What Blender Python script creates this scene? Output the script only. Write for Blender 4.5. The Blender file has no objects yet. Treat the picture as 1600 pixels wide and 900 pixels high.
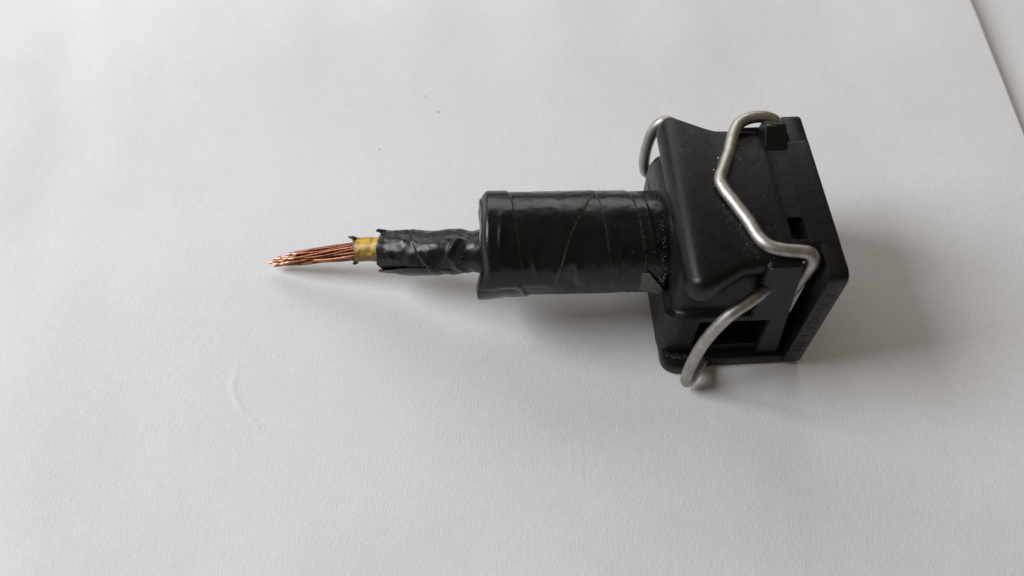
import bpy, bmesh, math, random
from mathutils import Vector, noise
random.seed(7)
S = 0.001                      # everything below is written in millimetres
sc = bpy.context.scene
C = sc.collection

# ------------------------------------------------------------------ camera
PITCH = math.radians(57.4)
DIST = 100.0
cam_d = bpy.data.cameras.new('Camera')
cam = bpy.data.objects.new('Camera', cam_d); C.objects.link(cam)
cam.location = (0, -DIST*math.cos(PITCH)*S, DIST*math.sin(PITCH)*S)
cam.rotation_euler = (math.pi/2 - PITCH, 0, 0)
cam_d.sensor_width = 36.0
cam_d.lens = 36.0*1313.5/1600.0
cam_d.clip_start = 0.002; cam_d.clip_end = 10
cam_d.dof.use_dof = True
cam_d.dof.focus_distance = 0.0915
cam_d.dof.aperture_fstop = 24.0
sc.camera = cam

# ------------------------------------------------------------------ light
w = bpy.data.worlds.new('World'); sc.world = w; w.use_nodes = True
bg = w.node_tree.nodes['Background']
bg.inputs['Color'].default_value = (1.0, 0.79, 0.57, 1); bg.inputs['Strength'].default_value = 0.125

def area(name, loc, target, sx, sy, power, col):
    d = bpy.data.lights.new(name, 'AREA'); d.shape = 'RECTANGLE'
    d.size = sx; d.size_y = sy; d.energy = power; d.color = col
    o = bpy.data.objects.new(name, d); C.objects.link(o)
    o.location = loc
    o.rotation_euler = (Vector(target)-Vector(loc)).to_track_quat('-Z', 'Y').to_euler()
    return o
area('window_light', (-0.36, 0.035, 0.285), (0, 0.02, 0), 0.235, 0.235, 2.05, (0.925, 0.957, 1.0))
area('far_window_light', (-0.05, 0.30, 0.20), (0, 0.04, 0), 0.40, 0.16, .56, (0.99, 0.99, 0.98))

sc.view_settings.view_transform = 'Standard'; sc.view_settings.look = 'None'
sc.view_settings.exposure = 0.0; sc.view_settings.gamma = 1.0
sc.view_settings.use_curve_mapping = False

# ------------------------------------------------------------------ materials
def new_mat(name):
    m = bpy.data.materials.new(name); m.use_nodes = True
    nt = m.node_tree; b = nt.nodes['Principled BSDF']
    tc = nt.nodes.new('ShaderNodeTexCoord'); mp = nt.nodes.new('ShaderNodeMapping')
    mp.inputs['Scale'].default_value = (1000, 1000, 1000)
    nt.links.new(tc.outputs['Object'], mp.inputs['Vector'])
    return m, nt, b, mp.outputs['Vector']
def noise_n(nt, vec, scale, detail=4, rough=.55):
    n = nt.nodes.new('ShaderNodeTexNoise'); n.inputs['Scale'].default_value = scale
    n.inputs['Detail'].default_value = detail; n.inputs['Roughness'].default_value = rough
    nt.links.new(vec, n.inputs['Vector']); return n.outputs['Fac']
def ramp(nt, fac, p0, c0, p1, c1):
    r = nt.nodes.new('ShaderNodeValToRGB'); e = r.color_ramp.elements
    e[0].position = p0; e[0].color = (*c0, 1); e[1].position = p1; e[1].color = (*c1, 1)
    nt.links.new(fac, r.inputs['Fac']); return r.outputs['Color']
def g(v): return (v, v, v)
def bump(nt, b, h, dist_mm, strength=1.0, prev=None):
    n = nt.nodes.new('ShaderNodeBump'); n.inputs['Distance'].default_value = dist_mm*S
    n.inputs['Strength'].default_value = strength
    nt.links.new(h, n.inputs['Height'])
    if prev: nt.links.new(prev, n.inputs['Normal'])
    nt.links.new(n.outputs['Normal'], b.inputs['Normal']); return n.outputs['Normal']
def mixc(nt, fac, a, bcol, mode='MIX'):
    m = nt.nodes.new('ShaderNodeMix'); m.data_type = 'RGBA'; m.blend_type = mode
    if isinstance(fac, float): m.inputs[0].default_value = fac
    else: nt.links.new(fac, m.inputs[0])
    for i, v in ((6, a), (7, bcol)):
        if isinstance(v, tuple): m.inputs[i].default_value = (*v, 1)
        else: nt.links.new(v, m.inputs[i])
    return m.outputs[2]
def attr(nt, name):
    a = nt.nodes.new('ShaderNodeAttribute'); a.attribute_name = name; return a.outputs['Fac']

def m_paper(name, col, gain=1.0):
    m, nt, b, v = new_mat(name)
    c = ramp(nt, noise_n(nt, v, .9, 5, .65), .3, tuple(x*.955 for x in col), .7, col)
    blot = ramp(nt, noise_n(nt, v, .05, 3), .35, g(.965), .65, g(1.0))
    nt.links.new(mixc(nt, 1.0, c, blot, 'MULTIPLY'), b.inputs['Base Color'])
    b.inputs['Roughness'].default_value = .8; b.inputs['Specular IOR Level'].default_value = .25
    mp2 = nt.nodes.new('ShaderNodeMapping'); mp2.inputs['Scale'].default_value = (1.0, .45, 1.0); mp2.inputs['Rotation'].default_value = (0, 0, .35)
    nt.links.new(v, mp2.inputs['Vector'])
    n1 = bump(nt, b, noise_n(nt, mp2.outputs['Vector'], 4.2, 4, .55), .055*gain, .7)
    bump(nt, b, noise_n(nt, v, .22, 2, .5), .09*gain, .5, n1)
    return m
def m_plastic(name, base, rough, dust=.5):
    m, nt, b, v = new_mat(name)
    d = ramp(nt, noise_n(nt, v, .45, 5, .65), .42, g(0), .68, g(1))
    fine = ramp(nt, noise_n(nt, v, 5.5, 4, .75), .58, g(0), .68, g(1))
    dd = mixc(nt, dust, g(0), mixc(nt, 1.0, d, fine, 'MULTIPLY'))
    mp2 = nt.nodes.new('ShaderNodeMapping'); mp2.inputs['Scale'].default_value = (.35, 3.2, 1.5); mp2.inputs['Rotation'].default_value = (.2, .1, .9)
    nt.links.new(v, mp2.inputs['Vector'])
    scr = ramp(nt, noise_n(nt, mp2.outputs['Vector'], 1.5, 3, .6), .705, g(0), .73, g(1))
    c = mixc(nt, dd, base, (.10, .095, .085)); c = mixc(nt, mixc(nt, .5, g(0), scr), c, (.05, .048, .044))
    nt.links.new(c, b.inputs['Base Color'])
    r = ramp(nt, noise_n(nt, v, .8, 5, .6), .3, g(rough-.08), .7, g(rough+.09))
    nt.links.new(r, b.inputs['Roughness'])
    b.inputs['Specular IOR Level'].default_value = .3
    n1 = bump(nt, b, noise_n(nt, v, 6.5, 3, .65), .03, .7)
    bump(nt, b, noise_n(nt, v, .6, 3), .12, .25, n1)
    return m
def m_tape(name):
    m, nt, b, v = new_mat(name)
    sm = attr(nt, 'seam')
    n = ramp(nt, noise_n(nt, v, 2.3, 4, .7), .38, g(0), .62, g(1))
    seam = mixc(nt, 1.0, sm, n, 'MULTIPLY')
    base = ramp(nt, noise_n(nt, v, .35, 4), .35, (.0045, .0045, .005), .7, (.009, .0088, .0084))
    scr = ramp(nt, noise_n(nt, v, 6, 3, .7), .66, g(0), .74, g(1))
    base2 = mixc(nt, scr, base, (.04, .04, .038))
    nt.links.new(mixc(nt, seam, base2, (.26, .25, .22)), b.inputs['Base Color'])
    r = ramp(nt, noise_n(nt, v, .9, 5, .6),   .3, g(.18), .7, g(.34))
    nt.links.new(r, b.inputs['Roughness'])
    b.inputs['Specular IOR Level'].default_value = .38
    n1 = bump(nt, b, noise_n(nt, v, .8, 3, .5), .07, .55)
    bump(nt, b, noise_n(nt, v, 7, 2), .015, .6, n1)
    return m
def m_jacket(name):
    m, nt, b, v = new_mat(name)
    base = ramp(nt, noise_n(nt, v, .7, 5, .65), .35, (.0045, .005, .0055), .75, (.011, .011, .0105))
    scr = ramp(nt, noise_n(nt, v, 3.2, 5, .75), .66, g(0), .74, g(1))
    nt.links.new(mixc(nt, scr, base, (.10, .10, .085)), b.inputs['Base Color'])
    nt.links.new(ramp(nt, noise_n(nt, v, 1.1, 5), .3, g(.20), .7, g(.48)), b.inputs['Roughness']); b.inputs['Specular IOR Level'].default_value = .4
    n1 = bump(nt, b, noise_n(nt, v, 1.3, 3, .5), .04, .5)
    bump(nt, b, noise_n(nt, v, 6, 3), .015, .5, n1)
    return m
def m_steel(name):
    m, nt, b, v = new_mat(name)
    c = ramp(nt, noise_n(nt, v, .8, 5, .6), .35, (.36, .34, .305), .7, (.54, .525, .49))
    spots = ramp(nt, noise_n(nt, v, 2.6, 4, .7), .69, g(0), .76, g(1))
    nt.links.new(mixc(nt, spots, c, (.10, .085, .06)), b.inputs['Base Color'])
    b.inputs['Metallic'].default_value = 1.0
    nt.links.new(ramp(nt, noise_n(nt, v, 2.2, 4), .3, g(.38), .7, g(.54)), b.inputs['Roughness'])
    n1 = bump(nt, b, noise_n(nt, v, 8, 4, .7), .03, .6)
    return m
def m_copper(name):
    m, nt, b, v = new_mat(name)
    c = ramp(nt, noise_n(nt, v, 1.1, 5, .65), .3, (.15, .056, .031), .72, (.47, .205, .118))
    oi = nt.nodes.new('ShaderNodeObjectInfo')
    c = mixc(nt, 1.0, c, ramp(nt, oi.outputs['Random'], 0, (.42, .38, .36), 1, (1.0, 1.0, 1.0)), 'MULTIPLY')
    c = mixc(nt, attr(nt, 'tip'), c, (.82, .50, .38))
    nt.links.new(c, b.inputs['Base Color'])
    b.inputs['Metallic'].default_value = 1.0
    b.inputs['Roughness'].default_value = .34
    bump(nt, b, noise_n(nt, v, 6, 3), .02, .6)
    return m
def m_yellow(name):
    m, nt, b, v = new_mat(name)
    st = ramp(nt, noise_n(nt, v, .8, 4, .6), .52, g(0), .70, g(.8))
    c = mixc(nt, st, (.62, .37, .008), (.17, .085, .016))
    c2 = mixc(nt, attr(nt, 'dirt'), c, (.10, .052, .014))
    nt.links.new(c2, b.inputs['Base Color'])
    b.inputs['Roughness'].default_value = .38
    bump(nt, b, noise_n(nt, v, 2.2, 4), .12, .6)
    return m
def m_plain(name, col, rough, **k):
    m, nt, b, v = new_mat(name)
    nt.links.new(ramp(nt, noise_n(nt, v, 3, 4), .3, tuple(x*.7 for x in col), .7, col), b.inputs['Base Color'])
    b.inputs['Roughness'].default_value = rough
    bump(nt, b, noise_n(nt, v, 5, 3), .05, .6)
    return m
PAPER = m_paper('white_paper', (.78, .78, .78)); UNDER = m_paper('table_paper', (.82, .82, .82))
HOUS = m_plastic('black_nylon', (.0055, .0052, .0046), .36, .6)
HOUS2 = m_plastic('black_nylon_dusty', (.006, .006, .0058), .40, .95)
TAPE = m_tape('black_tape'); JACK = m_jacket('black_cable_sheath'); STEEL = m_steel('spring_steel')
COPPER = m_copper('copper'); YEL = m_yellow('yellow_insulation'); DUST = m_plain('pale_dust', (.20, .19, .165), .9)
CHIP = m_plain('white_chip', (.45, .44, .40), .9); DARKDUST = m_plain('brown_speck', (.05, .04, .03), .8)
TAPEBACK = m_plain('tape_adhesive_side', (.12, .125, .11), .6)
BURR = m_plain('dirty_burr', (.075, .065, .04), .7)
BRASS = m_plain('dark_cavity_metal', (.2, .18, .13), .4)

# ------------------------------------------------------------------ mesh helpers
def mk(name, verts, faces, mat, parent=None, angle=35, kind=None, label=None):
    me = bpy.data.meshes.new(name)
    me.from_pydata([(x*S, y*S, z*S) for x, y, z in verts], [], faces)
    bm = bmesh.new(); bm.from_mesh(me); bmesh.ops.recalc_face_normals(bm, faces=bm.faces); bm.to_mesh(me); bm.free()
    me.materials.append(mat)
    me.polygons.foreach_set('use_smooth', [True]*len(me.polygons))
    me.set_sharp_from_angle(angle=math.radians(angle))
    o = bpy.data.objects.new(name, me); C.objects.link(o)
    if parent: o.parent = parent
    if kind: o['kind'] = kind
    if label: o['label'] = label
    return o
class MB:
    def __init__(s): s.v = []; s.f = []
    def add(s, v, f):
        n = len(s.v); s.v += v; s.f += [tuple(i+n for i in q) for q in f]
def loft(secs, cap=True, closed=True):
    n = len(secs[0]); v = [p for s in secs for p in s]; f = []
    for i in range(len(secs)-1):
        for j in range(n if closed else n-1):
            k = (j+1) % n
            f.append((i*n+j, i*n+k, (i+1)*n+k, (i+1)*n+j))
    if cap: f.append(tuple(range(n))[::-1]); f.append(tuple(range((len(secs)-1)*n, len(secs)*n)))
    return v, f
def rrect(a0, a1, b0, b1, r, n=6):
    r = max(.02, min(r, (a1-a0)/2-.01, (b1-b0)/2-.01)); out = []
    for (cx, cy, t0) in ((a1-r, b1-r, 0), (a0+r, b1-r, 90), (a0+r, b0+r, 180), (a1-r, b0+r, 270)):
        for k in range(n+1):
            t = math.radians(t0+90*k/n); out.append((cx+r*math.cos(t), cy+r*math.sin(t)))
    return out
def lerp_prof(prof, x):
    for p, q in zip(prof, prof[1:]):
        if p[0] <= x <= q[0]:
            t = (x-p[0])/(q[0]-p[0]) if q[0] > p[0] else 0
            return [a+(b-a)*t for a, b in zip(p, q)]
    return list(prof[0] if x < prof[0][0] else prof[-1])
def shell(prof, r, e0=.3, e1=.3, axis='x', n=6, step=.35):
    """prof rows: (s, a0, a1, b0, b1); rounded-rectangle sections swept along an axis with rounded ends."""
    x0, x1 = prof[0][0], prof[-1][0]; st = []
    for k in range(6):
        t = math.radians(90*k/5); st.append((x0+e0*(1-math.sin(t)), e0*(1-math.cos(t))))
    st = sorted([(x0+e0*(1-math.cos(math.radians(90*k/5))), e0*(1-math.sin(math.radians(90*k/5)))) for k in range(6)])
    x = x0+e0+step
    while x < x1-e1-step*.5: st.append((x, 0)); x += step
    st += sorted([(x1-e1*(1-math.cos(math.radians(90*k/5))), e1*(1-math.sin(math.radians(90*k/5)))) for k in range(6)])
    secs = []
    for x, ins in st:
        _, a0, a1, b0, b1 = lerp_prof(prof, x)
        pts = rrect(a0+ins, a1-ins, b0+ins, b1-ins, r-ins*.6, n)
        secs.append([(x, a, b) if axis == 'x' else ((a, b, x) if axis == 'z' else (a, x, b)) for a, b in pts])
    return loft(secs)
def ring_x(x0, x1, out, inn, r_o, r_i, e=.18):
    """rectangular frame in the YZ plane extruded along x."""
    def sec(x, rect, r, ins): return [(x, a, b) for a, b in rrect(rect[0]+ins, rect[1]-ins, rect[2]+ins, rect[3]-ins, r)]
    secs = [sec(x0, inn, r_i, -e), sec(x0, out, r_o, e), sec(x0+e*.3, out, r_o, e*.3), sec(x0+e, out, r_o, 0), sec(x1-e, out, r_o, 0), sec(x1-e*.3, out, r_o, e*.3), sec(x1, out, r_o, e), sec(x1, inn, r_i, -e), sec(x1-e, inn, r_i, 0), sec(x0+e, inn, r_i, 0)]
    v, f = loft(secs+[secs[0]], cap=False); return v, f
def catmull(pts, n=10):
    P = [Vector(p) for p in pts]; P = [P[0]*2-P[1]]+P+[P[-1]*2-P[-2]]; out = []
    for i in range(1, len(P)-2):
        a, b, c, d = P[i-1:i+3]
        for k in range(n):
            t = k/n
            out.append(.5*((2*b)+(c-a)*t+(2*a-5*b+4*c-d)*t*t+(3*b-a-3*c+d)*t**3))
    out.append(P[-2]); return out
def tube(path, rad, n=14, wob=0, squash=None):
    """parallel-transport tube; rad is a number or a function of 0..1"""
    N = len(path); T = [(path[min(i+1, N-1)]-path[max(i-1, 0)]).normalized() for i in range(N)]
    up = Vector((0, 0, 1)) if abs(T[0].z) < .9 else Vector((0, 1, 0))
    nrm = (up-T[0]*up.dot(T[0])).normalized(); secs = []
    for i in range(N):
        nrm = (nrm-T[i]*nrm.dot(T[i])).normalized(); bn = T[i].cross(nrm)
        r = rad(i/(N-1)) if callable(rad) else rad
        secs.append([tuple(path[i]+(nrm*math.cos(a)+bn*math.sin(a))*r*(1+(wob*noise.noise(path[i]*1.3+nrm*math.cos(a)+bn*math.sin(a)) if wob else 0))) for a in [2*math.pi*k/n for k in range(n)]])
    return loft(secs)
def blob(p, r, seed):
    rnd = random.Random(seed); bmv = []; v = []
    for d in ((1,0,0),(-1,0,0),(0,1,0),(0,-1,0),(0,0,1),(0,0,-1)):
        k = r*rnd.uniform(.5, 1.4); v.append((p[0]+d[0]*k, p[1]+d[1]*k, p[2]+d[2]*k*.7))
    f = [(0,2,4),(2,1,4),(1,3,4),(3,0,4),(2,0,5),(1,2,5),(3,1,5),(0,3,5)]
    return v, f
def cut(o, v, f):
    c = mk('cutter', v, f, HOUS); md = o.modifiers.new('b', 'BOOLEAN'); md.operation = 'DIFFERENCE'; md.object = c; md.solver = 'EXACT'
    c.parent = o.parent
    bpy.context.view_layer.update()
    me = bpy.data.meshes.new_from_object(o.evaluated_get(bpy.context.evaluated_depsgraph_get()))
    o.modifiers.clear(); o.data = me
    me.set_sharp_from_angle(angle=math.radians(35)); bpy.data.objects.remove(c)
def box(x0, x1, y0, y1, z0, z1):
    v = [(x, y, z) for x in (x0, x1) for y in (y0, y1) for z in (z0, z1)]
    return v, [(0,1,3,2),(4,6,7,5),(0,4,5,1),(2,3,7,6),(0,2,6,4),(1,5,7,3)]
def sstep(a, b, x):
    t = max(0, min(1, (x-a)/(b-a))); return t*t*(3-2*t)

# ------------------------------------------------------------------ surface: table and sheet of paper
bm = MB(); bm.add(*box(-300, 300, -260, 260, -12.2, -.2))
tb = mk('table', bm.v, bm.f, UNDER); tb['kind'] = 'structure'

def paper_h(x, y):
    d = math.hypot(max(0, abs(x-5)-42)/30, max(0, abs(y-0)-18)/22)
    k = sstep(.0, 1.6, d)
    h = k*1.5*(noise.noise(Vector((x/42+3.1, y/36+1.7, .3)))+.55) + k*.30*noise.noise(Vector((x/13, y/15, 4.2)))
    kl = sstep(-22, -58, x)+.5*sstep(16, 40, y)+.35*sstep(-14, -28, y)
    q = Vector(((x+.3*y)/15, (y-.2*x)/34, 8.3))
    h += kl*.50*(.6+noise.noise(q)) + kl*.09*noise.noise(q*2.4)
    h += sstep(-48, -66, x)*.07*(1+math.sin((x+.25*y)/2.6+1.5*noise.noise(Vector((x/20, y/20, 1)))))
    h += .35*sstep(22, 48, y)*(1+noise.noise(Vector((x/17, y/40, 5))))
    h += .85*sstep(44, 67.7, x)*(.7+.3*sstep(-30, 60, y)) * sstep(-40, 30, y)
    # a fine crease pressed into the sheet
    crease = [(-30.9, -9.5), (-30.9, -13.2), (-30.1, -14.8), (-28.8, -16.5), (-27.3, -17.7)]
    best = 9
    for p, q in zip(crease, crease[1:]):
        ax, ay = p; bx, by = q; L2 = (bx-ax)**2+(by-ay)**2
        t = max(0, min(1, ((x-ax)*(bx-ax)+(y-ay)*(by-ay))/L2))
        best = min(best, math.hypot(x-ax-t*(bx-ax), y-ay-t*(by-ay)))
    fade = sstep(-8.5, -13.5, y) if y > -13 else 1
    h += .055*math.exp(-(best/.33)**2)*fade
    return max(0, h)
X0, X1, Y0, Y1 = -142.3, 67.7, -150.0, 147.0
def axis_samples(lo, hi, flo, fhi, fine, coarse, band):
    out = []; x = lo
    while x < hi-1e-6:
        out.append(x); x += .16 if band[0] <= x < band[1] else (fine if flo <= x < fhi else coarse)
    out.append(hi); return out
xs = axis_samples(X0, X1, -85, 68.5, .55, 3.0, (-32, -26.5)); ys = axis_samples(Y0, Y1, -40, 62, .55, 3.0, (-18.5, -8))
v = []; f = []
for y in ys:
    for x in xs:
        xe = x + (0.12*noise.noise(Vector((0, y/9, 2))) if x == X1 else 0)
        v.append((xe, y, paper_h(x, y)))
nx = len(xs); nt_ = len(v)
for j in range(len(ys)-1):
    for i in range(nx-1): f.append((j*nx+i, j*nx+i+1, (j+1)*nx+i+1, (j+1)*nx+i))
# thickness: an edge skirt and an underside
edge = [i for i in range(nx)]+[j*nx+nx-1 for j in range(1, len(ys))]+[(len(ys)-1)*nx+i for i in range(nx-2, -1, -1)]+[j*nx for j in range(len(ys)-2, 0, -1)]
base = len(v)
for i in edge: p = v[i]; v.append((p[0], p[1], p[2]-.1))
m_ = len(edge)
for k in range(m_): f.append((edge[k], base+k, base+(k+1) % m_, edge[(k+1) % m_]))
ps = mk('paper_sheet', v, f, PAPER, angle=60)
ps['label'] = 'large sheet of white paper lying under the black connector'; ps['category'] = 'paper'
for i, (px, py, r) in enumerate([(-10.09, 28.33, .13), (-17.61, 21.82, .10), (-12, 31.13, .09), (24, -9.0, .08)]):
    mk('dirt_speck', *blob((px, py, paper_h(px, py)+r*.3), r, i), DARKDUST, ps)

# ------------------------------------------------------------------ the connector
root = bpy.data.objects.new('electrical_connector', None); C.objects.link(root)
root.empty_display_size = .01
root.location = (31.67*S, .53*S, .02*S); root.rotation_euler = (0, 0, math.radians(2.73))
root['label'] = 'black plastic wiring connector with steel wire clip, taped boot and stripped copper cable end'
root['category'] = 'connector'
bpy.context.view_layer.update()
H = 17.8
# upper flange of the housing: flared grip at the cable end, waist towards the rim
up = [(-15.5, -11.1, 11.2, 14.6, 17.75), (-14.2, -11.25, 11.2, 14.5, 17.95), (-13.2, -11.1, 10.75, 14.5, 17.92), (-12.0, -10.5, 10.15, 14.6, 17.86),
      (-10.6, -9.7, 9.45, 14.8, 17.8), (-9.6, -9.1, 9.0, 15.0, 17.8), (-8.0, -8.8, 8.9, 15.2, 17.8), (-4.9, -8.7, 8.8, 15.2, 17.8), (-4.2, -7.6, 7.4, 15.2, 17.8), (-2.3, -7.5, 7.3, 15.2, 17.8), (-.03, -7.5, 7.3, 16.2, 17.8)]
o = mk('upper_shell', *shell(up, 1.15, 1.55, .12), HOUS, root, label='upper plate of the housing with flared rounded grip')
cut(o, *shell([(16.2, -4.65, -3.05, -6.1, -3.4), (19, -4.65, -3.05, -6.1, -3.4)], .25, .02, .02, axis='z'))
# shallow rubbed groove line beside the wire is left to the dust below
lo = [(-15.6, -11.3, 11.3, 0, 1.9), (-13.4, -11.3, 11.2, 0, 1.9), (-12, -11.0, 10.9, 0, 1.8), (-10.3, -10.55, 10.5, 0, 1.6), (-1.2, -10.45, 10.45, 0, 1.5)]
def lower():
    secs = []
    n0 = 8
    # plan outline with rounded cable-end corners, extruded in z with a small edge radius
    out = []
    R_ = 1.6
    for k in range(9):
        t = math.radians(180+90*k/8); out.append((-15.6+R_+R_*math.cos(t), -11.3+R_+R_*math.sin(t)))
    out += [(-13.2, -11.3), (-11.9, -11.05), (-10.8, -10.7), (-9.8, -10.5), (-1.2, -10.45), (-1.2, 10.45), (-9.8, 10.5), (-10.8, 10.7), (-11.9, 11.05), (-13.2, 11.3)]
    for k in range(9):
        t = math.radians(90+90*k/8); out.append((-15.6+R_+R_*math.cos(t), 11.3-R_+R_*math.sin(t)))
    cx = -8.4
    for z, ins in ((0, .25), (.07, .08), (.25, 0), (1.45, 0), (1.62, .08), (1.7, .25)):
        secs.append([(cx+(x-cx)*(1-ins/7.2), y*(1-ins/11.3), z) for x, y in out])
    return loft(secs)
o = mk('lower_shell', *lower(), HOUS, root, label='lower plate of the housing lying flat on the paper')
cut(o, *box(-3.7, -2.2, -9.9, -7.8, -1, 3))
# middle block with a side window
def mid_sec(x, ins):
    pts = [(-9.5, 1.5), (-9.5, 8.75), (-9.42, 8.98), (-9.2, 9.08), (-8.85, 9.12), (-8.65, 9.3), (-8.3, 12.6), (-7.4, 15.6), (7.4, 15.6), (8.6, 13.6), (9.6, 12.9), (10.1, 12.0), (10.3, 10.8), (10.3, 1.5)]
    sh = .75*max(0, min(1, (-4-x)/6))
    return [(x+(sh if (z > 9.05 and y < 0) else 0), y*(1-ins/10.0), z if z < 2 else 1.5+(z-1.5)*(1-ins/14)) for y, z in pts]
st = [(-15.95+1.7*(1-math.cos(math.radians(90*k/8))), 1.7*(1-math.sin(math.radians(90*k/8)))) for k in range(9)]
st += [(x, 0) for x in (-12, -9, -6, -4.4)]+[(-4.1, .1), (-4.0, .3)]
st = [(x, i) for x, i in sorted(st)]
o = mk('middle_block', *loft([mid_sec(x, i) for x, i in st]), HOUS2, root, angle=28, label='dusty inner block of the housing with dark side windows')
cut(o, *box(-12.5, -5.3, -12, -5.5, 3.2, 8.2))
cut(o, *box(-12.5, -5.3, 5.5, 12, 3.2, 8.2))
cut(o, *shell([(-9.5, -6.3, 6.3, 3.6, 14.4), (-2, -6.3, 6.3, 3.6, 14.4)], 1.5, .02, .02))
# side panels that hold the clip
for s in (-1, 1):
    ol = [(-7.2, 17.55), (-4.3, 17.55), (-4.0, 17.2), (-3.35, 9.0), (-2.8, 2.4), (-2.9, 1.9), (-3.3, 1.62), (-5.28, 1.62), (-5.28, 8.25), (-7.3, 8.25), (-7.35, 14.3), (-7.6, 14.8), (-7.5, 17.25)]
    vv = [(x, s*(-9.98+(z-1.6)*.055), z) for x, z in ol]+[(x, s*(-9.15+(z-1.6)*.055), z) for x, z in ol]
    m = len(ol); ff = [tuple(range(m)), tuple(range(2*m-1, m-1, -1))]+[(k, (k+1) % m, m+(k+1) % m, m+k) for k in range(m)]
    p = mk('side_panel', vv, ff, HOUS, root)
    bmm = bmesh.new(); bmm.from_mesh(p.data)
    bmesh.ops.bevel(bmm, geom=[e for e in bmm.edges if all(abs(abs(q.co.y)/S-9.98+(q.co.z/S-1.6)*.055) < .05 for q in e.verts)], offset=.16*S, segments=3, affect='EDGES')
    bmm.to_mesh(p.data); bmm.free(); p.data.set_sharp_from_angle(angle=math.radians(35))
# mating rim
rim = mk('mating_rim', *ring_x(-2.05, 0, (-10.7, 10.7, 0, 17.75), (-7.5, 7.5, 1.6, 16.1), 1.0, 1.4), HOUS, root, label='square open rim at the mating end')
# raised moulded marks along the near face of the rim, worn past reading
mb = MB(); rnd = random.Random(3)
z = 3.0
while z < 14.2:
    hgt = rnd.uniform(.55, .8)
    for k in range(rnd.choice((2, 3, 3))):
        if rnd.random() < .5:
            x0 = -1.5; x1 = rnd.uniform(-1.0, -.55); z0 = z+rnd.uniform(0, hgt-.16); z1 = z0+.16
        else:
            x0 = rnd.choice((-1.5, -1.1, -.75)); x1 = x0+.17; z0 = z; z1 = z+hgt*rnd.choice((.55, 1))
        yo = -10.735-.003*k
        mb.add(*box(x0, x1, yo, -10.6, z0, z1))
    z += hgt+rnd.choice((.25, .3, .3, .75))
mk('moulded_lettering', mb.v, mb.f, HOUS2, rim)
# wedge tab that keeps the clip in place
wv = [(-5.05, 8.7, 17.4), (-2.35, 8.7, 17.4), (-2.4, 8.6, 18.9), (-4.85, 8.6, 18.9), (-2.5, 7.7, 19.15), (-4.75, 7.7, 19.15), (-2.45, 4.8, 17.5), (-4.95, 4.8, 17.5)]
o = mk('clip_tab', wv, [(0, 1, 2, 3), (3, 2, 4, 5), (5, 4, 6, 7), (0, 3, 5, 7), (1, 6, 4, 2), (0, 7, 6, 1)], HOUS, root, label='raised wedge tab under the clip')
bmm = bmesh.new(); bmm.from_mesh(o.data); bmesh.ops.bevel(bmm, geom=bmm.edges[:], offset=.12*S, segments=2, affect='EDGES'); bmm.to_mesh(o.data); bmm.free()
# contacts inside the mating mouth
for y in (-2.6, 2.6):
    mk('terminal', *shell([(-9.4, y-1.2, y+1.2, 8.0, 10.2), (-4.4, y-1.2, y+1.2, 8.0, 10.2)], .2, .1, .3), BRASS, root)

# ------------------------------------------------------------------ spring wire clip
top = [(-3.3, 8.3, 8.6), (-2.95, 8.3, 12), (-2.85, 8.5, 16.0), (-2.85, 8.75, 17.5), (-3.3, 9.15, 18.3), (-4.6, 9.45, 18.6), (-6.1, 9.3, 18.55), (-7.35, 8.5, 18.45), (-8.2, 6.9, 18.42), (-8.95, 4.9, 18.4),
       (-9.85, 2.9, 18.4), (-10.5, 1.35, 18.4), (-10.35, -.05, 18.4), (-9.5, -2.1, 18.4), (-8.65, -4.3, 18.4), (-8.15, -6.0, 18.4), (-7.35, -7.2, 18.42), (-6.0, -7.75, 18.45), (-4.4, -8.0, 18.45), (-3.55, -8.2, 18.3), (-3.1, -8.5, 17.5), (-3.15, -8.45, 15.8), (-3.3, -8.3, 13.5), (-3.6, -8.1, 11.0)]
ear_n = [(-4.4, -8.0, 10.6), (-5.4, -8.0, 12.2), (-6.6, -8.75, 13.35), (-7.7, -9.75, 13.75), (-8.9, -10.5, 13.6), (-10.5, -11.2, 12.7), (-11.75, -11.65, 10.5), (-12.6, -12.0, 7.9), (-13.15, -12.4, 4.7), (-13.4, -12.9, 2.3), (-13.2, -13.0, 1.45), (-12.75, -12.7, 1.65), (-12.2, -11.95, 1.75), (-11.5, -11.0, 1.35), (-10.7, -9.9, .95), (-9.6, -8.9, .95)]
ear_f = [(-4.2, 8.2, 8.2), (-5.4, 8.2, 9.6), (-6.6, 8.9, 11.0), (-8.2, 10.1, 12.3), (-10.5, 11.4, 13.5), (-12.6, 12.2, 14.7), (-14.0, 12.4, 15.25), (-14.9, 12.4, 14.5), (-15.4, 12.3, 12.7), (-15.6, 12.2, 10.2), (-15.45, 12.1, 8.2), (-14.9, 12.1, 6.9), (-13, 11.6, 6.3), (-10, 10.6, 6.0), (-7.6, 9.4, 5.8)]
path = catmull(list(reversed(ear_f))[:-1]+[(-4.0, 8.2, 8.3)]+top+ear_n, 9)
mk('wire_clip', *tube(path, .645, 18), STEEL, root, angle=60, label='bent spring steel wire clip wrapped around the housing')

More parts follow.
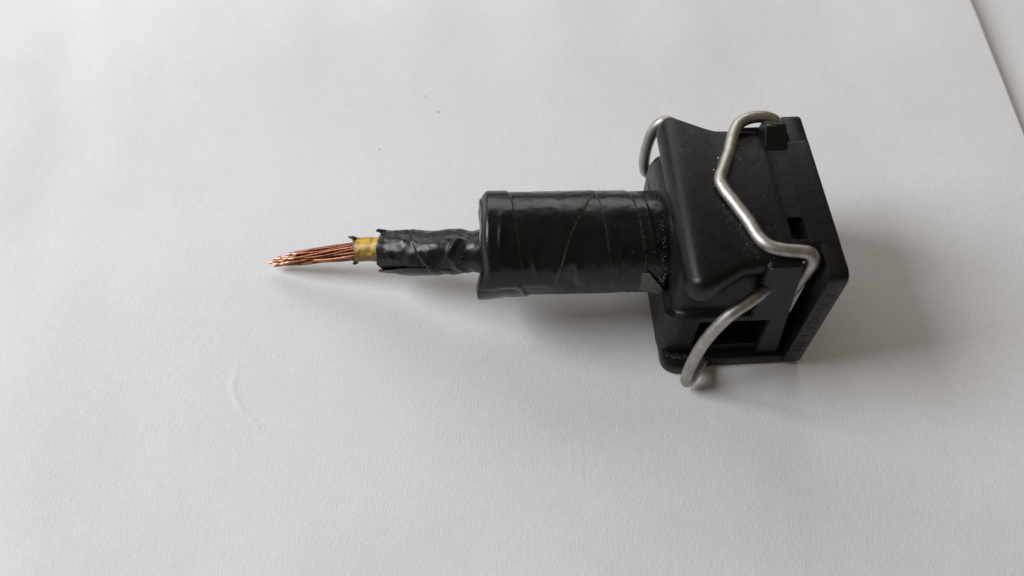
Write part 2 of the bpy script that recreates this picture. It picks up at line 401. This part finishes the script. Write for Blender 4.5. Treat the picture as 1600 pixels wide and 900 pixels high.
# ------------------------------------------------------------------ taped boot
def boot_axis(x): return (.49-(x+15.1)*.0205, 9.2)
BR = 5.46
seams = []                                    # tape edges: x as a function of angle (0 = top, -90 = near side)
def seam_x(i, a):
    base = [(-18.6, .30), (-22.3, .30), (-31.5, .28)][i]
    return base[0]-base[1]*a*2.2
nu, nx_ = 220, 260
secs = []; att = []
XL, XR = -35.0, -14.3
for i in range(nx_+1):
    x = XL+(XR-XL)*i/nx_; cy, cz = boot_axis(x); ring = []; ra = []
    for j in range(nu):
        a = -math.pi+2*math.pi*j/nu         # 0 = up, -pi/2 = towards the viewer
        r = BR; s = 0
        for k in range(3):
            d = x-(seam_x(k, a)+.10*noise.noise(Vector((a*2, k*7, 1))))
            r += .14*sstep(.06, -.06, d)*(1 if k != 1 else .5) - .03*k*0
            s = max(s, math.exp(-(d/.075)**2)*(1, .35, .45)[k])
        # the overlapping tape end that runs the other way
        d = x-(-24.3+2.35*a+.25*math.sin(a*3)); on = sstep(-1.62, -1.5, a)*sstep(.75, .6, a)
        r += .13*sstep(.07, -.07, d)*on
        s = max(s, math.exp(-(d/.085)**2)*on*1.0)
        # long wrinkle and dent on the near lower side
        wr = math.exp(-((x+26.3+.5*a)/1.0)**2)*math.exp(-((a+1.5)/.33)**2); r -= .55*wr
        r += .26*math.exp(-((x+25.0)/.35)**2)*math.exp(-((a+1.35)/.3)**2)
        for (wx, wa, sl, ln_, wd, am) in ((-27.8, -1.45, 1.5, .35, .22, .16), (-29.6, -1.0, -1.1, .4, .3, .10), (-24.0, -1.62, 2.2, .3, .2, .15), (-20.8, -1.2, .8, .45, .28, .09), (-33.0, -.6, .5, .5, .3, .10), (-17.4, -.2, -.7, .4, .25, .09), (-30.8, -1.7, -1.8, .3, .25, .14)):
            r += 1.4*am*math.exp(-((x-wx-sl*(a-wa))/wd)**2)*math.exp(-((a-wa)/ln_)**2)
        r += .11*noise.noise(Vector((x*.25, math.cos(a)*1.6, math.sin(a)*1.6)))
        r += .03*noise.noise(Vector((x*1.1, math.cos(a)*6, math.sin(a)*6)))
        # rolled lip at the cable end, flaring out on the near lower side
        lip = sstep(-33.9, -35.0, x)
        fl = math.exp(-((a+1.95)/.75)**2)
        r += -(.9*lip**2)*(1-fl)+.28*fl*sstep(-32.5, -35, x)
        r += lip*.16*noise.noise(Vector((3, math.cos(a)*2.4, math.sin(a)*2.4)))
        sag = .18*math.exp(-((abs(a)-math.pi)/.9)**2)
        dx = lip*(.45*noise.noise(Vector((9, math.cos(a)*1.5, math.sin(a)*1.5)))-.35*fl)
        ring.append((x+dx, cy+r*math.sin(a), cz+(r-sag)*math.cos(a)))
        ra.append(min(1, s))
    secs.append(ring); att += ra
# fold the end inwards round the cable
for q, (k, dx) in enumerate(((.90, -.10), (.78, .05), (.60, .45), (.50, 1.4))):
    ring = []
    cy, cz = boot_axis(XL)
    for p in secs[0] if q == 0 else first:
        ring.append((p[0]+dx, cy+(p[1]-cy)*k, cz+(p[2]-cz)*k))
    if q == 0: first = list(secs[0])
    secs.insert(0, ring); att = [0]*nu+att
v, f = loft(secs)
boot = mk('taped_boot', v, f, TAPE, root, angle=50, label='cable boot wound in black electrical tape')
ao = boot.data.attributes.new('seam', 'FLOAT', 'POINT'); ao.data.foreach_set('value', att)
# the lifted corner of tape near the housing
def on_boot(x, a, dr): cy, cz = boot_axis(x); return (x, cy+(BR+dr)*math.sin(a), cz+(BR+dr)*math.cos(a))
fl = []; n1, n2 = 10, 8
for i in range(n1+1):
    t = i/n1
    row = []
    for j in range(n2+1):
        u = j/n2
        x = -18.3+3.4*t*(.25+.75*u)+.08*noise.noise(Vector((t*4, u*4, 0)))
        a = -1.28-.62*u-.12*(1-u)*0-.30*t*(1-u)*0
        row.append(on_boot(x, a, .12+.55*t*u*1.0+.1*t))
    fl.append(row)
v = [p for r in fl for p in r]; k = len(v); v += [(p[0], p[1]+.06, p[2]+.05) for p in v]; f = []
W_ = n2+1
for i in range(n1):
    for j in range(n2):
        f.append((i*W_+j, i*W_+j+1, (i+1)*W_+j+1, (i+1)*W_+j)); f.append((k+i*W_+j, k+(i+1)*W_+j, k+(i+1)*W_+j+1, k+i*W_+j+1))
for i in range(n1):
    for j in (0, n2): f.append((i*W_+j, (i+1)*W_+j, k+(i+1)*W_+j, k+i*W_+j))
for j in range(n2):
    for i in (0, n1): f.append((i*W_+j, i*W_+j+1, k+i*W_+j+1, k+i*W_+j))
mk('tape_flap', v, f, TAPEBACK, boot, label='grey lifted corner of tape')

# ------------------------------------------------------------------ cable sheath, insulation, strands
cab = catmull([(-32.5, .5, 8.8), (-34.72, .61, 8.4), (-37.34, 1.0, 7.9), (-40.24, 1.6, 7.1), (-43.21, 2.5, 6.2), (-46.0, 3.4, 5.4)], 26)
NS = 110; N = len(cab); secs = []
for i, p in enumerate(cab):
    t = i/(N-1); T = (cab[min(i+1, N-1)]-cab[max(0, i-1)]).normalized()
    b1 = Vector((0, 0, 1)); b1 = (b1-T*b1.dot(T)).normalized(); b2 = T.cross(b1)     # b2 towards the viewer is -? fixed below
    if b2.y > 0: b2 = -b2
    ring = []
    for j in range(NS):
        a = 2*math.pi*j/NS
        q = Vector((p.x*.45, math.cos(a)*1.2, math.sin(a)*1.2))
        r = 2.32+.20*noise.noise(q)+.06*noise.noise(q*2.7)+.012*noise.noise(q*8)
        r += .13*sstep(-.1, .1, p.x-(-41.6+.9*math.sin(a*1.0-.4)*1.6))
        r += .30*math.exp(-((p.x+41.5)/2.2)**2)*math.exp(-((a-1.9)/.8)**2)
        r -= .28*math.exp(-((p.x+38.2)/1.0)**2)*math.exp(-((a-1.2)/.5)**2)
        r -= .22*math.exp(-((p.x+36.1)/.7)**2)
        for (wx, wa, sl, ln_, wd, am) in ((-37.6, .5, -1.1, .8, .32, .24), (-39.9, 1.5, .6, .5, .45, .12), (-36.9, 1.7, 1.2, .8, .3, .14), (-43.0, .3, 1.0, .9, .5, .08), (-38.6, 2.4, -1.2, .6, .4, .14)):
            r += am*math.exp(-((p.x-wx-sl*(a-wa))/wd)**2)*math.exp(-((a-wa)/ln_)**2)
        dx = 0
        if t > .93: dx = -.45*(t-.93)/.07*(noise.noise(Vector((7, math.cos(a)*3, math.sin(a)*3)))+.4*noise.noise(Vector((2, math.cos(a)*9, math.sin(a)*9))))
        pt = p+b1*math.cos(a)*r+b2*math.sin(a)*r+T*dx*-1
        ring.append(tuple(pt))
    secs.append(ring)
endc = cab[-1]
for k, d in ((.80, .12), (.66, .5)):
    secs.append([tuple(endc+(Vector(p)-endc)*k+Vector((d, 0, 0))) for p in secs[N-1]])
sheath = mk('cable_sheath', *loft(secs), JACK, root, angle=50, label='black cable sheath with scuffed, roughly cut end')
# peeled strip hanging under the cut end
def cab_at(x):
    q = min(cab, key=lambda p: abs(p.x-x)); return q
n1, n2 = 26, 12; outer = []; inner = []
for i in range(n1+1):
    t = i/n1; x = -46.9+8.6*t; c_ = cab_at(x); ext = max(0, -45.9-x)
    half = .62*math.sin(math.pi*min(1, .06+t*.94))**.55; mid = 2.05-.25*t
    gap = .40*math.sin(math.pi*(.18+.82*t))+.05
    for j in range(n2+1):
        u = j/n2*2-1; a = mid+half*u
        r = 2.35+gap*(1-.35*u)*1.0+.07*noise.noise(Vector((x*1.3, u*2, 3)))
        for lst, rr in ((outer, r), (inner, r-.34*(1-u*u*.85))):
            lst.append((x, c_.y-ext*-.25-math.sin(a)*rr, c_.z-ext*.25+math.cos(a)*rr))
v = outer+inner; k = len(outer); W_ = n2+1; f = []
for i in range(n1):
    for j in range(n2):
        q = (i*W_+j, i*W_+j+1, (i+1)*W_+j+1, (i+1)*W_+j); f.append(q); f.append(tuple(k+e for e in q[::-1]))
    for j in (0, n2): f.append((i*W_+j, (i+1)*W_+j, k+(i+1)*W_+j, k+i*W_+j))
for j in range(n2):
    for i in (0, n1): f.append((i*W_+j, i*W_+j+1, k+i*W_+j+1, k+i*W_+j))
mk('peeled_strip', v, f, JACK, sheath, angle=60, label='peeled strip of sheath hanging below the cut')
ins = catmull([(-44.8, 3.1, 5.75), (-46.1, 3.5, 5.33), (-47.8, 3.98, 4.8), (-49.75, 4.42, 4.18)], 10)
N = len(ins); secs = []; att = []
for i, p in enumerate(ins):
    t = i/(N-1); ring = []
    for j in range(40):
        a = 2*math.pi*j/40; r = 1.40+.06*noise.noise(Vector((p.x, math.cos(a)*2, math.sin(a)*2)))
        if t > .9: r += .10*noise.noise(Vector((1, math.cos(a)*4, math.sin(a)*4)))
        dx = -.25*noise.noise(Vector((5, math.cos(a)*3.5, math.sin(a)*3.5))) if i == N-1 else 0
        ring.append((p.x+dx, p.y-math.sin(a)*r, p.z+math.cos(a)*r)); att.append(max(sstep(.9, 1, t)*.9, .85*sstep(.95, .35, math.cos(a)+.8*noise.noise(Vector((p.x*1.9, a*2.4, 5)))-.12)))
    secs.append(ring)
e_ = ins[-1]
for k in (.82, .7):
    secs.append([tuple(e_+(Vector(p)-e_)*k+Vector((.5*(.82-k)*6, 0, 0))) for p in secs[N-1]]); att += [.9]*40
insul = mk('wire_insulation', *loft(secs), YEL, root, angle=50, label='stained yellow inner insulation')
ao = insul.data.attributes.new('dirt', 'FLOAT', 'POINT'); ao.data.foreach_set('value', att)
def burr(parent, p, d, ln, r, seed):
    rnd = random.Random(seed); P = Vector(p); D = Vector(d).normalized()
    r *= 1.25; ln *= .75
    pts = [P-D*.25, P+D*ln*.35+Vector((rnd.uniform(-.1, .1), rnd.uniform(-.1, .1), rnd.uniform(-.1, .1))), P+D*ln*.75+Vector((-.12, rnd.uniform(-.1, .1), .1)), P+D*ln+Vector((-.2, 0, .1))]
    v, f = tube(catmull(pts, 4), lambda t: r*(1-.8*t)+.02, 7, .4)
    return v, f
for k, (p, d, ln, r) in enumerate([((-49.4, 3.75, 7.15), (-.2, .3, 1), .5, .24), ((-49.5, 4.3, 6.55), (-1, .35, .35), .75, .2), ((-49.5, 2.2, 5.0), (-.4, -.6, -.6), .42, .26), ((-49.5, 2.0, 5.7), (-1, -.2, -.1), .3, .2)]):
    mk('insulation_burr', *burr(None, Vector(p)+Vector((-.3, 1.22, -1.73)), d, ln, r, k), BURR, insul)
for k, (p, d, ln, r) in enumerate([((-46.0, 3.5, 8.3), (-1, .1, .35), .9, .3), ((-45.8, 2.9, 8.6), (-1, .1, .2), .4, .3), ((-46.0, .9, 5.1), (-1, .1, .1), .9, .33), ((-45.9, 1.2, 5.6), (-1, .2, .1), .4, .3)]):
    mk('sheath_burr', *burr(None, Vector(p)+Vector((-.1, 1.15, -1.3)), d, ln, r, k+20), JACK, sheath)
# copper strands: (offset across the bundle, offset up, length)
A = Vector((-48.9, 4.2, 4.4)); B = Vector((-60.4, 5.2, 1.45)); AX = (B-A)
ctr = [(0, 0)]+[(.42*math.cos(k*math.pi/3.5+.3), .42*math.sin(k*math.pi/3.5+.3)) for k in range(7)]+[(.88*math.cos(k*math.pi/8), .88*math.sin(k*math.pi/8)) for k in range(16)]
rnd = random.Random(11)
for k, (oy, oz) in enumerate(ctr):
    near = -oy
    ln = .86+.17*(near*.55-oz*.85)+rnd.uniform(-.03, .03)
    ln = max(.62, min(1.02, ln))
    tw = rnd.uniform(.35, .5); ph = rnd.uniform(0, 6.28); pts = []
    n = 12
    for i in range(n+1):
        t = i/n*ln; an = tw*t*1.4; c_, s_ = math.cos(an), math.sin(an)
        sq = 1.0-.46*t**1.6
        y = (oy*c_-oz*s_)*sq; z = (oy*s_+oz*c_)*sq*(1-.15*t)
        p = A+AX*t+Vector((0, y+(.05+.09*t)*math.sin(t*8+ph), z+(.05+.07*t)*math.sin(t*6+ph*1.7)))
        p.z = max(p.z, .45)
        pts.append(p)
    o = mk('copper_strand', *tube(catmull(pts, 3), lambda t: .185 if t < .985 else .12, 9), COPPER, root, angle=60)
    nv = len(o.data.vertices); rows = nv//9
    ao = o.data.attributes.new('tip', 'FLOAT', 'POINT'); ao.data.foreach_set('value', [.75*sstep(.93, 1.0, (q//9)/(rows-1)) for q in range(nv)])

# ------------------------------------------------------------------ dust and crumbs
rnd = random.Random(5); mb = MB(); sd = 0
wire_top = [Vector(p) for p in top[7:19]]
for k in range(260):
    p = rnd.choice(wire_top)+Vector((rnd.gauss(-.7, .6) if k % 3 else rnd.gauss(1.5, 2.5), rnd.gauss(0, 1.0), 0))
    if -14 < p.x < -2.3 and abs(p.y) < 8.4: mb.add(*blob((p.x, p.y, 17.8), rnd.uniform(.02, .06), sd)); sd += 1
for i, (x, y, r) in enumerate(((-7.5, 6.5, .14), (-7.25, 5.7, .17), (-10.0, 4.6, .15), (-7.75, 4.3, .20), (-10.75, 3.0, .12), (-7.6, 7.2, .10), (-11.1, .9, .08), (-10.6, -1.6, .07))):
    mk('dust_chip', *blob((x, y, 17.84), r, 300+i), CHIP, root)
for k in range(110):
    a = rnd.uniform(-1.9, .5); x = -15.9-abs(rnd.gauss(0, .45)); p = on_boot(x, a, .08)
    mb.add(*blob(p, rnd.uniform(.02, .07), sd)); sd += 1
for k in range(50):
    a = rnd.uniform(-2.2, 1); x = rnd.uniform(-34, -16); p = on_boot(x, a, .2)
    mb.add(*blob(p, rnd.uniform(.02, .05), sd)); sd += 1
for k in range(90):
    a = rnd.gauss(-1.55, .16); x = -15.75-abs(rnd.gauss(0, .35)); p = on_boot(x, a, .1+rnd.uniform(0, .25))
    mb.add(*blob(p, rnd.uniform(.03, .09), sd)); sd += 1
for k in range(70):
    i = int(rnd.uniform(.12, .62)*(len(cab)-1)); p = cab[i]; a = rnd.gauss(1.0+.10*(p.x+40), .22)
    mb.add(*blob((p.x, p.y-math.sin(a)*2.55, p.z+math.cos(a)*2.55), rnd.uniform(.02, .06), sd)); sd += 1
for k in range(60):
    t = rnd.random(); x = -15.1+2.9*max(0, t-.35)/.65; y = -8.6-1.55*min(1, t/.5)+rnd.gauss(0, .12)
    mb.add(*blob((x+rnd.gauss(0, .12), y, 1.72), rnd.uniform(.02, .08), sd)); sd += 1
mk('dust_crumbs', mb.v, mb.f, DUST, root, kind='stuff', label='pale dust crumbs on the housing and the boot')
